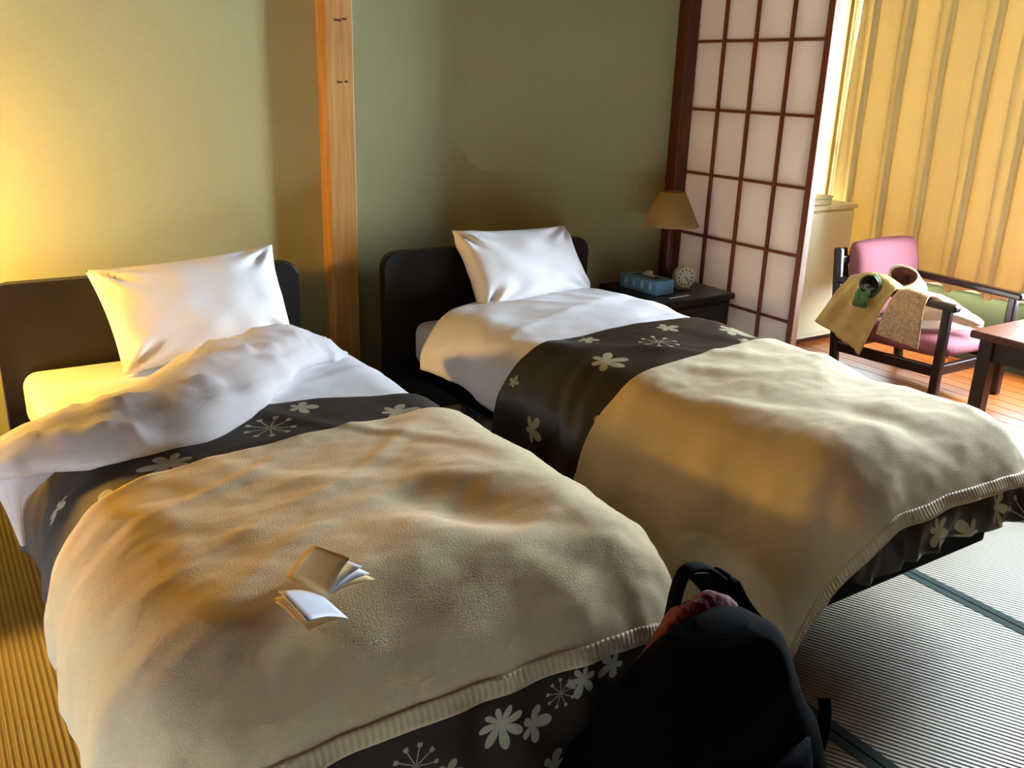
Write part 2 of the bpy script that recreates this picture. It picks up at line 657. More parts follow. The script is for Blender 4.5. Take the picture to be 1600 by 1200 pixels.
# window: aluminium sashes with glass
win = struct(box2('window_1', (XW - .01, 1.55, ZS - .02), (XW + .08, 3.97, ZS + .02), M['alu'], bev=.002))
box2('head_rail', (XW - .0, 1.55, ZT - .03), (XW + .08, 3.97, ZT), M['alu'], win, bev=.002)
ys = [1.55, 2.34, 3.14, 3.945]
for k in range(3):
    ya, yb = ys[k], ys[k + 1]
    xo = XW + .02 + (k % 2) * .03
    for yy in (ya, yb - .035):
        box2('sash_stile', (xo, yy, ZS + .02), (xo + .025, yy + .035, ZT - .03), M['alu'], win, bev=.002)
    box2('pane', (xo + .010, ya + .036, ZS + .021), (xo + .015, yb - .036, ZT - .031), M['glass'], win, bev=0)
box2('crescent_latch', (XW - .012, 3.90, 1.10), (XW + .016, 3.918, 1.16), M['alu'], win, bev=.004)


# shoji screens
def shoji(name, x, y0, y1, lattice=True):
    """sliding screen between y0 (free end, towards the room) and y1"""
    top, bot = 2.03, .004
    st = struct(box2(name, (x - .015, y0, bot), (x + .015, y0 + .032, top), M['lattice'], bev=.002))
    st['label'] = 'sliding paper screen of red-brown lattice beside the nightstand' if lattice else 'second sliding screen stacked behind the first'
    box2('stile', (x - .015, y1 - .032, bot), (x + .015, y1, top), M['lattice'], st)
    box2('stile_edge', (x - .0145, y0 - .002, bot), (x + .0145, y0 + .002, top), M['stile_edge'], st, bev=.0008, seg=1)
    box2('bottom_rail', (x - .014, y0 + .032, bot), (x + .014, y1 - .032, .10), M['lattice'], st)
    box2('top_rail', (x - .014, y0 + .032, top - .04), (x + .014, y1 - .032, top), M['lattice'], st)
    zs = [.10] + [.445 - .3135 + .3135 * i for i in range(7)] + [1.99]
    zs = [z for z in zs if z < 1.99] + [1.99]
    zs = [.10, .1315 + .0, .445, .7585, 1.0705, 1.383, 1.697, 1.99]
    zs = [.10, .445, .7585, 1.066, 1.378, 1.697, 1.99]
    cols = [y0 + .032, 2.942, 3.152, 3.352, y1 - .032]
    for i in range(len(cols) - 1):
        for j in range(len(zs) - 1):
            box2('paper_pane', (x + .001, cols[i] + (.0075 if i else 0), zs[j] + .004), (x + .003, cols[i + 1] - (.0075 if i < 3 else 0), zs[j + 1] - .004), M['shoji_paper'], st, bev=0)
    if lattice:
        for c in cols[1:-1]:
            box2('lattice_bar', (x - .012, c - .0085, .10), (x + .012, c + .0085, 1.99), M['lattice'], st, bev=.0015, seg=1)
        for z in zs[1:-1]:
            box2('lattice_bar', (x - .010, y0 + .032, z - .0065), (x + .010, y1 - .032, z + .0065), M['lattice'], st, bev=.0015, seg=1)
    return st


shoji('door_1', 3.380, 2.722, 3.575)
shoji('door_2', 3.418, 2.745, 3.590)


# ---------------------------------------------------------------- bed linen generator
class Bed:
    """rounded, draped surface of a made bed; all its cloths follow it"""

    def __init__(s, xc, hl, hr, yfoot, R, z0, seed, dents=(), hl_foot=None, flare=.1, puff=None):
        s.xc, s.hl, s.hr, s.yf, s.R, s.z0, s.seed, s.dents = xc, hl, hr, yfoot, R, z0, seed, dents
        s.hlf = hl if hl_foot is None else hl_foot
        s.flare = flare
        s.puff = puff or (lambda x, y: 0.)

    def surf(s, a, y, lift=0., crease=1., foldamp=.012, fine=0., ruffle=0.):
        R = s.R + lift
        t = smooth01((3.0 - y) / 1.8)
        hl = s.hl + (s.hlf - s.hl) * t
        ox = a + hl if a < -hl else (a - s.hr if a > s.hr else 0.)
        ax = a - ox
        oy = max(s.yf - y, 0.)
        yb = y + oy
        d = hypot(ox, oy)
        x, yy, z = s.xc + ax, yb, s.z0 + lift
        wx = ax
        z += .020 * (1 - min(1, (wx / .5) ** 2)) + s.puff(s.xc + ax, yb)
        for (cx, cy, rx, ry, dp, rot) in s.dents:
            ddx, ddy = s.xc + a - cx, y - cy
            u = (ddx * cos(rot) + ddy * sin(rot)) / rx
            v = (-ddx * sin(rot) + ddy * cos(rot)) / ry
            z -= dp * exp(-(u * u + v * v))
        # creases
        q = s.seed
        X, Y = s.xc + a, y
        big = N3(X * 2.3 + q, Y * 2.3, q) * .012 + N3(X * 5 + q, Y * 5, q + 3) * .007
        cr = ridge(X * 3.1 + Y * 2.4 + q, (Y - X) * 1.1, q + 7)
        cr = smooth01((cr - .35) / .65)
        cr2 = ridge(X * 2.2 - Y * 4.3 + q, (Y + X * .7) * 1.3, q + 11)
        cr2 = smooth01((cr2 - .4) / .6)
        dz = big + crease * (.006 * cr + .005 * cr2)
        if fine:
            dz += fine * (N3(X * 7 + Y * 4 + q, Y * 15 - X * 5, q + 5) * .8 + N3(X * 18 + Y * 9, Y * 34 - X * 12 + q, q) * .35)
        if d < 1e-6:
            return Vector((x, yy, z + dz))
        dx, dy = ox / d, -oy / d
        arc = R * pi / 2
        if d < arc:
            H, V = R * sin(d / R), R * (1 - cos(d / R))
        else:
            e = d - arc
            H, V = R + s.flare * e, R + e * sqrt(1 - s.flare ** 2)
        w = min(1., d / arc)
        fold = smooth01(V / .3) * foldamp * (N3(yb * 7 + dy * 2.2 + q, x * 7 + dx * 2.2, q) * 2.0 + .5 * N3(yb * 15 + dy * 5, x * 15 + dx * 5, q + 2))
        if ruffle and oy > .26:
            fold += ruffle * smooth01((oy - .26) / .1) * (N3((s.xc + a) * 17, oy * 6, 2.) + .6 * ridge((s.xc + a) * 11 + oy * 5, oy * 4, 6.) - .5)
        H += fold + dz * sin(w * pi / 2)
        z2 = z - V + dz * cos(w * pi / 2)
        return Vector((x + dx * H, yy + dy * H, max(z2, .008 + .3 * max(0, -z2) * 0)))

    def cloth(s, name, m, aL, aR, yh, foot, lift, thick, na=110, ny=130, crease=1., foldamp=.012, fine=0., ruffle=0., parent=None, tlo=0., thi=1., uvs=True):
        pts, uv = [], []
        for j in range(ny):
            t = tlo + (thi - tlo) * j / (ny - 1)
            row, ur = [], []
            for i in range(na):
                a = -aL + (aL + aR) * i / (na - 1)
                y0 = yh(a)
                y1 = s.yf - (foot(a) if callable(foot) else foot)
                y = y0 + (y1 - y0) * t
                row.append(s.surf(a, y, lift, crease, foldamp, fine, ruffle))
                ur.append((s.xc + a, y))
            pts.append(row)
            uv.append(ur)
        return grid_mesh(name, pts, m, parent, thick, uv, 1)


def bed_frame(label, x0, x1, yfoot, hx0, hx1):
    b = empty('bed', ((x0 + x1) / 2, 2.3, 0), 0, label, 'bed')
    cx, cy = (x0 + x1) / 2, 2.3
    def L(lo, hi):
        return (lo[0] - cx, lo[1] - cy, lo[2]), (hi[0] - cx, hi[1] - cy, hi[2])
    lo, hi = L((x0 + .13, yfoot + .09, .19) if x0 > 1 else (x0 + .03, yfoot + .30, .09), (x1 - (.13 if x0 < 1 else .10), 3.36, .31))
    box2('bed_base', lo, hi, M['base_paint'], b, bev=.01)
    for xx in (x0 + .16, x1 - .16):
        for yy in (yfoot + .45, 3.1):
            lo, hi = L((xx - .03, yy - .03, 0), (xx + .03, yy + .03, .19))
            box2('leg', lo, hi, M['black_wood'], b)
    # headboard with rounded upper corners
    bm = bmesh.new()
    zt, r = .800, .055
    prof = [(hx0, .08), (hx1, .08)]
    for k in range(9):
        t = k / 8 * pi / 2
        prof.append((hx1 - r + r * cos(t), zt - r + r * sin(t)))
    for k in range(9):
        t = pi / 2 + k / 8 * pi / 2
        prof.append((hx0 + r + r * cos(t), zt - r + r * sin(t)))
    f1 = [bm.verts.new((px_ - cx, 3.375 - cy, pz)) for px_, pz in prof]
    f2 = [bm.verts.new((px_ - cx, 3.425 - cy, pz)) for px_, pz in prof]
    n = len(prof)
    bm.faces.new(f1)
    bm.faces.new(f2[::-1])
    for k in range(n):
        bm.faces.new((f1[k], f2[k], f2[(k + 1) % n], f1[(k + 1) % n]))
    es = [e for e in bm.edges if abs(e.verts[0].co.y - e.verts[1].co.y) < 1e-6]
    bmesh.ops.bevel(bm, geom=es, offset=.008, segments=3, profile=.5, affect='EDGES')
    fin('headboard', bm, M['headboard'], b)
    lo, hi = L((x0 + .02, yfoot + .22, .315), (x1 - .02, 3.365, .505))
    bm = bmesh.new()
    c = [(p + q) / 2 for p, q in zip(lo, hi)]
    sz = [q - p for p, q in zip(lo, hi)]
    add_box(bm, c, sz, .05, 5)
    for v in bm.verts:          # narrower towards the foot, under the covers
        k = smooth01((2.55 - cy - v.co.y) / .7)
        v.co.x *= 1 - .22 * k
        v.co.z -= .05 * k * (v.co.z > .4)
    o = fin('mattress', bm, M['sheet'], b, True)
    return b


bed1 = bed_frame('bed with dark headboard in front of the glowing wall, covers thrown open', .19, 1.25, 1.19, .155, 1.215)
bed2 = bed_frame('bed with dark headboard beside the nightstand, neatly made up', 1.68, 2.71, 1.19, 1.583, 2.64)

B1 = Bed(.72, .345, .38, 1.44, .235, .565, 3.1,
         dents=((.92, 1.56, .10, .22, .035, .5), (.48, 1.72, .2, .2, .008, 0), (.62, 1.30, .10, .07, .012, .5)))
B2 = Bed(2.16, .33, .335, 1.40, .25, .575, 8.4, dents=((2.45, 1.70, .22, .10, .02, .3), (2.2, 1.42, .07, .12, .015, .2)),
         hl_foot=.18, puff=lambda x, y: .03 * exp(-((y - 2.75) / .45) ** 2))

# white duvets
sp1 = [(-.75, 2.36), (-.40, 2.40), (-.25, 2.42), (0., 2.62), (.24, 2.80), (.42, 2.88), (.75, 2.90)]


def duvet1_head(a):
    for (a0, y0), (a1, y1) in zip(sp1, sp1[1:]):
        if a <= a1:
            return y0 + (y1 - y0) * smooth01((a - a0) / (a1 - a0)) if False else y0 + (y1 - y0) * max(0, (a - a0) / (a1 - a0))
    return 2.90


d1 = B1.cloth('duvet', M['duvet'], .66, .72, duvet1_head, -.06, 0., .04, 80, 100, foldamp=.016, fine=.003)
tag(d1, 'white duvet with its head end thrown back in a crumpled roll', 'duvet')
d2 = B2.cloth('duvet', M['duvet'], .68, .71, lambda a: 3.22 - .42 * max(0, abs(a + .0) - .22) ** 1.1, -.06, 0., .045, 90, 120, foldamp=.018, fine=.003)
tag(d2, 'white duvet lying flat and smooth up to the propped pillow', 'duvet')

# crumpled fold of the first duvet: a thick lip turned over
def fold_lip():
    spine = catmull([(.02, 2.45, .545), (.15, 2.42, .585), (.34, 2.38, .615), (.52, 2.42, .625), (.72, 2.64, .635), (.90, 2.79, .635), (1.06, 2.87, .605), (1.20, 2.90, .545)], 120)
    wid = [.06, .12, .17, .19, .18, .15, .12, .06]
    hei = [.018, .045, .065, .075, .07, .06, .045, .02]
    pts = []
    nr = 40
    for i, c in enumerate(spine):
        t = i / 119 * 7
        k = min(int(t), 6)
        f = smooth01(t - k)
        w = wid[k] + (wid[k + 1] - wid[k]) * f
        h = hei[k] + (hei[k + 1] - hei[k]) * f
        tg = (spine[min(i + 1, 119)] - spine[max(i - 1, 0)])
        tg.z = 0
        tg.normalize()
        sd = Vector((-tg.y, tg.x, 0))       # towards the head end
        row = []
        for q in range(nr):
            an = 2 * pi * q / nr
            # rounded front lip, thin tail towards the head
            cw, sw = cos(an), sin(an)
            lw = w * cw
            lh = h * sw * (1.15 - .75 * max(0, cw))
            p = c + sd * lw + Vector((0, 0, lh + .012 * cw))
            s_ = i / 119
            n1 = N3(p.x * 7, p.y * 7, 1.3)
            crn = max(0, ridge(s_ * 5 + cw * .9, cw * 2.0 + sw * .8, 4.4) - .5) / .5
            crn2 = max(0, ridge(s_ * 9 - cw * 1.5, cw * 2.2, 9.4) - .55) / .45
            dsp = .018 * n1 + .016 * crn ** 2 * (.4 + h / .07) + .007 * crn2 ** 2
            if sw < -.2:
                dsp *= .2
            p += (sd * cw * .6 + Vector((0, 0, max(sw, 0)))) * dsp
            row.append(p)
        pts.append(row)
    o = grid_mesh('turned_back_fold', pts, M['duvet_thin'], d1, 0, None, close_u=True)
    o['label'] = 'crumpled turned back end of the white duvet'
    return o


fold_lip()
# its corner hangs down over the mattress side, tapering to a point
lft = catmull([(.02, 2.46, .57), (.055, 2.44, .50), (.080, 2.40, .44), (.100, 2.37, .345)], 24)
rgt = catmull([(.24, 2.36, .56), (.150, 2.37, .490), (.112, 2.37, .435), (.103, 2.365, .342)], 24)
pts = []
for j in range(24):
    row = []
    for i in range(18):
        u = i / 17
        p = lft[j].lerp(rgt[j], u)
        row.append(p + Vector((-.3, -.8, .2)) * (.022 * sin(u * pi) * (1 - j / 23) + .010 * N3(u * 4, j * .12, 6) * (1 - j / 23)))
    pts.append(row)
o = grid_mesh('hanging_corner', pts, M['duvet_thin'], d1, .010)

# dark runners with a flower print
FL1 = [(.82, 2.32, .055, .3, 5, 0), (1.06, 2.20, .075, .2, 6, 0), (.70, 2.22, .07, .4, 5, 1), (.42, 2.13, .085, 1.2, 6, 0), (.27, 2.04, .07, 2., 5, 0),
       (.95, 2.05, .03, .4, 5, 0), (.15, 2.22, .05, 1, 5, 0),
       (.78, 1.045, .062, .6, 8, 0), (.855, 1.01, .050, .1, 5, 0), (.925, 1.055, .034, .5, 9, 1), (.975, 1.075, .045, .9, 6, 0), (1.055, 1.08, .042, 1.4, 5, 0),
       (.66, .99, .040, .3, 5, 0), (.60, 1.03, .045, .8, 9, 1), (.52, .99, .050, 0, 6, 0), (.74, .91, .040, .4, 5, 0), (.9, .90, .05, .2, 5, 0), (1.15, 1.0, .05, .7, 6, 0)]
FL2 = [(1.85, 2.24, .085, .3, 6, 0), (1.66, 2.03, .085, 1., 5, 0), (1.50, 2.32, .06, .5, 5, 0), (2.14, 2.30, .075, .2, 9, 1), (2.29, 2.43, .06, .0, 5, 0), (2.52, 2.31, .10, .4, 6, 0),
       (1.95, 2.47, .05, .8, 5, 0), (1.60, 2.48, .03, 0, 5, 0), (2.62, 2.15, .06, 1.1, 5, 0), (2.45, 2.18, .05, .4, 5, 0),
       (2.10, 1.06, .06, .4, 6, 0), (2.24, 1.02, .07, 1.4, 5, 0), (2.36, 1.07, .06, .3, 6, 0), (2.48, 1.02, .07, .9, 9, 1), (2.58, 1.08, .06, .2, 5, 0), (2.30, .94, .05, .2, 5, 0)]
M['runner1'] = runner_mat('dark_flower_print', FL1, lin(52, 42, 33), lin(196, 188, 160), .7)
M['runner2'] = runner_mat('dark_flower_print_satin', FL2, lin(52, 42, 33), lin(196, 186, 150), .38)
r1 = B1.cloth('bed_runner', M['runner1'], .79, .77, lambda a: 2.385 - .05 * a * 2, lambda a: .66 - .45 * smooth01((abs(a) - .33) / .25), .012, .008, 110, 150, foldamp=.016, fine=.003)
tag(r1, 'dark brown runner with pale flowers under the thrown back duvet', 'bed runner')
r2 = B2.cloth('bed_runner', M['runner2'], .80, .66, lambda a: 2.52, lambda a: .385 - .27 * smooth01((-a - .36) / .25) - .2 * smooth01((a - .38) / .2), .012, .008, 150, 170, foldamp=.018, fine=.003, ruffle=.028)
tag(r2, 'dark brown runner with pale flowers under the flat duvet by the nightstand', 'bed runner')


# beige blankets with satin binding
def blanket(B, aL, aR, yh, foot, label, fold, crease, seed):
    o = B.cloth('blanket', M['blanket'], aL, aR, yh, foot, .030, .012, 150, 150, crease=crease, foldamp=fold, fine=.005)
    tag(o, label, 'blanket')
    na = 150
    pts, uv = [], []
    for j in range(6):
        row, ur = [], []
        for i in range(na):
            a = -aL + (aL + aR) * i / (na - 1)
            y1 = B.yf - foot(a)
            y = y1 + .034 * (1 - j / 5) - .001
            p = B.surf(a, y, .0345, crease, fold, .005)
            row.append(p)
            ur.append((a, j / 5))
        pts.append(row)
        uv.append(ur)
    grid_mesh('satin_binding', pts, M['trim'], o, .02, uv, 1)
    return o


b1 = blanket(B1, .33 + .37 + .10, .38 + .37 + .10, lambda a: 2.09 + .05 * sin(a * 3) - .06 * max(0, -a - .3), lambda a: .355,
             'beige fleece blanket with two small booklets lying on it', .016, 1.0, 1)
b2 = blanket(B2, .33 + .39 + .22, .335 + .39 + .03, lambda a: 2.10 + .05 * sin(a * 3), lambda a: .31 + .03 * smooth01((-a - .2) / .5),
             'beige fleece blanket on the bed nearer the veranda, its corner hanging to the floor', .018, 1.0, 2)


# ---------------------------------------------------------------- pillows
def pillow(label, BL, BR, TR, TL, T, seed, lean_n):
    BL, BR, TR, TL = map(Vector, (BL, BR, TR, TL))
    nrm = (BR - BL).cross(TL - BL).normalized()
    if nrm.dot(Vector(lean_n)) < 0:
        nrm = -nrm
    nu, nv = 48, 36
    def P(u, v, side):
        # edges pulled in between the four sharp corners
        pu = u + (.5 - u) * .05 * (1 - (2 * v - 1) ** 2) * abs(2 * u - 1)
        pv = v + (.5 - v) * .07 * (1 - (2 * u - 1) ** 2) * abs(2 * v - 1)
        p = BL * (1 - pu) * (1 - pv) + BR * pu * (1 - pv) + TR * pu * pv + TL * (1 - pu) * pv
        e = max(0., 1 - (2 * u - 1) ** 2) ** .36 * max(0., 1 - (2 * v - 1) ** 2) ** .40
        # sags: fatter at the bottom
        e *= 1.12 - .3 * v
        wr = .010 * N3(u * 5 + seed, v * 4, side * 3.) * (e > 0)
        cdist = min(hypot(u, v), hypot(1 - u, v), hypot(u, 1 - v), hypot(1 - u, 1 - v))
        ang = atan2(abs(v - round(v)) + 1e-4, abs(u - round(u)) + 1e-4)
        wr += .012 * sin(ang * 11 + seed) * exp(-((cdist - .16) / .13) ** 2)
        return p + nrm * side * (T / 2 * e + wr * min(1, e * 3))
    bm = bmesh.new()
    F = [[bm.verts.new(P(i / nu, j / nv, 1)) for i in range(nu + 1)] for j in range(nv + 1)]
    Bk = [[F[j][i] if i in (0, nu) or j in (0, nv) else bm.verts.new(P(i / nu, j / nv, -1)) for i in range(nu + 1)] for j in range(nv + 1)]
    for j in range(nv):
        for i in range(nu):
            bm.faces.new((F[j][i], F[j][i + 1], F[j + 1][i + 1], F[j + 1][i]))
            bm.faces.new((Bk[j][i], Bk[j + 1][i], Bk[j + 1][i + 1], Bk[j][i + 1]))
    o = fin('pillow', bm, M['pillow'], None, True)
    tag(o, label, 'pillow')
    return o


pillow('white pillow propped on the bare mattress, its far corner sticking up', (.50, 3.13, .51), (1.13, 3.20, .53), (1.09, 3.30, .885), (.44, 3.29, .845), .20, 2.0, (0, -1, 0))
pillow('white pillow propped upright on the flat made up bed', (1.93, 3.16, .545), (2.56, 3.23, .57), (2.46, 3.33, .872), (1.87, 3.33, .885), .17, 5.0, (0, -1, 0))


# ---------------------------------------------------------------- booklets
def booklet(label, s0, s1, leaves, mats, names):
    s0, s1 = Vector(s0), Vector(s1)
    b = empty('booklet', (s0 + s1) / 2, 0, label, 'booklet')
    c = (s0 + s1) / 2
    for (o0, o1), m, nm in zip(leaves, mats, names):
        o0, o1 = Vector(o0), Vector(o1)
        pts, uv = [], []
        for j in range(7):
            t = j / 6
            row, ur = [], []
            for i in range(7):
                u = i / 6
                p = (s0 * (1 - u) + s1 * u) * (1 - t) + (o0 * (1 - u) + o1 * u) * t
                p.z += .006 * sin(t * pi)
                row.append(p - c)
                ur.append((u, t))
            pts.append(row)
            uv.append(ur)
        grid_mesh(nm, pts, M[m], b, .0012, uv, 0)
    return b


booklet('buff covered booklet with its pages fanned open, lying on the blanket', (.461, 1.418, .632), (.500, 1.322, .632),
        [((.510, 1.405, .690), (.550, 1.330, .690)), ((.527, 1.408, .670), (.567, 1.320, .672)), ((.545, 1.420, .652), (.580, 1.318, .655)), ((.555, 1.435, .635), (.592, 1.325, .636))],
        ['buff', 'paper', 'paper', 'buff'], ['cover', 'page', 'page', 'cover'])
booklet('white printed booklet standing half open in front of the buff one', (.492, 1.325, .634), (.503, 1.236, .634),
        [((.405, 1.285, .690), (.414, 1.185, .688)), ((.412, 1.335, .648), (.428, 1.232, .646)), ((.416, 1.345, .634), (.434, 1.236, .634))],
        ['print_page', 'buff', 'buff'], ['page', 'page', 'cover'])


# ---------------------------------------------------------------- nightstands and what stands on them
def nightstand(loc, label, w=.49, d=.47, h=.53):
    t = empty('nightstand', loc, 0, label, 'nightstand')
    bk = M['black_wood']
    box2('top', (-w / 2, -d / 2, h - .032), (w / 2, d / 2, h), bk, t, bev=.010, seg=4)
    box2('body', (-w / 2 + .02, -d / 2 + .025, .05), (w / 2 - .02, d / 2, h - .032), bk, t, bev=.004)
    for z0, z1 in ((.30, h - .05), (.08, .285)):
        dr = box2('drawer', (-w / 2 + .035, -d / 2 + .008, z0), (w / 2 - .035, -d / 2 + .026, z1), bk, t, bev=.004)
        box('knob', (0, -d / 2 + .002, (z0 + z1) / 2), (.08, .016, .014), bk, dr, bev=.004)
    box2('plinth', (-w / 2 + .035, -d / 2 + .05, 0), (w / 2 - .035, d / 2 - .02, .05), bk, t)
    return t


nightstand((3.075, 3.285, 0), 'black nightstand with a drawer between the made bed and the paper screen')
nightstand((-.30, 3.09, 0), 'black nightstand by the open bed, carrying the lit lamp')


def table_lamp(loc, label, lit=False):
    t = empty('table_lamp', loc, 0, label, 'lamp')
    lathe('base', [(.075, 0), (.078, .008), (.07, .02), (.03, .028), (.018, .036)], M['redwood'], t, 28)
    lathe('pole', [(.017, .03), (.021, .09), (.021, .20), (.017, .27), (.012, .30)], M['redwood'], t, 20)
    bm = bmesh.new()
    n = 40
    prof = [(.142, .300), (.140, .302), (.062, .462), (.058, .462), (.137, .300)]
    rings = [[bm.verts.new((r * cos(2 * pi * i / n), r * sin(2 * pi * i / n), z)) for i in range(n)] for r, z in prof]
    for k in range(len(rings)):
        a, b = rings[k], rings[(k + 1) % len(rings)]
        for i in range(n):
            bm.faces.new((a[i], a[(i + 1) % n], b[(i + 1) % n], b[i]))
    fin('lamp_shade', bm, M['shade'], t, True)
    lathe('bulb', [(.012, .30), (.014, .312), (.012, .33)], M['paper'], t, 16)
    return t


table_lamp((3.135, 3.36, .53), 'table lamp with a tan cone shade, unlit, on the nightstand beside the paper screen')

# the lit bedside lamp just outside the picture: a frosted glowing globe on a turned foot
gl = empty('globe_lamp', (-.30, 3.15, .53), 0, 'lit globe lamp on the nightstand by the open bed', 'lamp')
lathe('base', [(.075, 0), (.078, .008), (.07, .02), (.03, .028), (.018, .036)], M['redwood'], gl, 28)
lathe('pole', [(.017, .03), (.021, .09), (.021, .24), (.017, .33), (.026, .362)], M['redwood'], gl, 20)
gm = bpy.data.materials.new('glowing_globe')
gm.use_nodes = True
ge = gm.node_tree.nodes['Principled BSDF']
ge.inputs['Base Color'].default_value = (.9, .8, .6, 1)
ge.inputs['Emission Color'].default_value = GLOBE_COL
ge.inputs['Emission Strength'].default_value = GLOBE
lathe('globe', [(.06 * sin(k / 12 * pi) + .0005, .42 - .06 * cos(k / 12 * pi)) for k in range(13)], gm, gl, 24)


def tissue_box():
    t = empty('tissue_box', (2.955, 3.300, .5305), radians(4), 'blue tissue box with pale diamonds and a tissue showing, on the nightstand', 'tissue box')
    m = bpy.data.materials.new('blue_diamond_card')
    m.use_nodes = True
    N = NT(m)
    b = m.node_tree.nodes['Principled BSDF']
    tc = N.n('ShaderNodeTexCoord')
    sp = N.n('ShaderNodeSeparateXYZ')
    N.l(tc.outputs['Object'], sp.inputs[0])
    fy = N.math('ABSOLUTE', N.math('SUBTRACT', N.math('FRACT', N.math('MULTIPLY', sp.outputs[1], 18.)), .5))
    fz = N.math('ABSOLUTE', N.math('SUBTRACT', N.math('MULTIPLY', sp.outputs[2], 14.), .5))
    dm = N.math('LESS_THAN', N.math('ADD', N.math('MULTIPLY', fy, 1.6), fz), .36)
    side = N.math('GREATER_THAN', N.math('ABSOLUTE', sp.outputs[0]), .0585)
    mx = N.n('ShaderNodeMix', data_type='RGBA')
    mx.inputs[6].default_value = lin(112, 168, 204)
    mx.inputs[7].default_value = lin(206, 220, 222)
    N.l(N.math('MULTIPLY', dm, side), mx.inputs[0])
    N.l(mx.outputs[2], b.inputs['Base Color'])
    b.inputs['Roughness'].default_value = .5
    box2('carton', (-.06, -.125, 0), (.06, .125, .068), m, t, bev=.003)
    box2('slot', (-.022, -.08, .0675), (.022, .08, .0695), M['ink'], t, bev=.0005, seg=1)
    pts = []
    for j in range(10):
        v = j / 9
        pts.append([(.012 * N3(u * .6, v * 2, 3) + .004 * (u % 2), -.05 + .10 * u / 11 * (1 - .75 * v) + .02 * v, .068 + .030 * v + .006 * N3(u, v * 3, 1)) for u in range(12)])
    grid_mesh('tissue', pts, M['white_cloth'], t, .001)


tissue_box()


def clock():
    t = empty('alarm_clock', (3.135, 3.235, .5305), radians(-14), 'round cream alarm clock with dark numerals, beside the tissue box', 'clock')
    R = Matrix.Rotation(radians(90), 3, 'X')
    zc = .062
    lathe('case', [(.035, -.035), (.047, -.03), (.054, .0), (.054, .022), (.050, .026), (.047, .022)], M['clock'], t, 36, (0, 0, zc), R)
    lathe('dial', [(.0472, .0205), (.0470, .0222)], M['dial'], t, 36, (0, 0, zc), R, smooth=False)
    box2('foot', (-.034, -.02, 0), (.034, .034, .022), M['clock'], t, bev=.006)
    bm = bmesh.new()
    for k in range(12):
        a = k * pi / 6
        add_box(bm, (.038 * sin(a), -.0228, zc + .038 * cos(a)), (.0065, .001, .0085), 0)
    fin('numeral_mark', bm, M['ink'], t)
    for ln, an, w in ((.024, 4.75 * pi / 6, .004), (.034, 2.45, .0028)):
        d = Vector((sin(an), 0, cos(an)))
        bar('hand', Vector((0, -.0238, zc)) - d * .006, Vector((0, -.0238, zc)) + d * ln, w, .001, M['ink'], t, bev=0, side=Vector((0, 1, 0)).cross(d))


clock()
glint_strip = lathe('glint_strip', [(.0015, 0), (.004, .012), (.0045, .05), (.0045, .135), (.0035, .14)], M['glint_strip'], None, 12)  # white strip modelled in place of the window's glint on the front bevel
glint_strip.location = (3.055, 3.100, .5347)
glint_strip.rotation_euler = (0, radians(-90), radians(4))
tag(glint_strip, 'slim white strip in place of a window glint on the nightstand front edge', 'glint_strip')


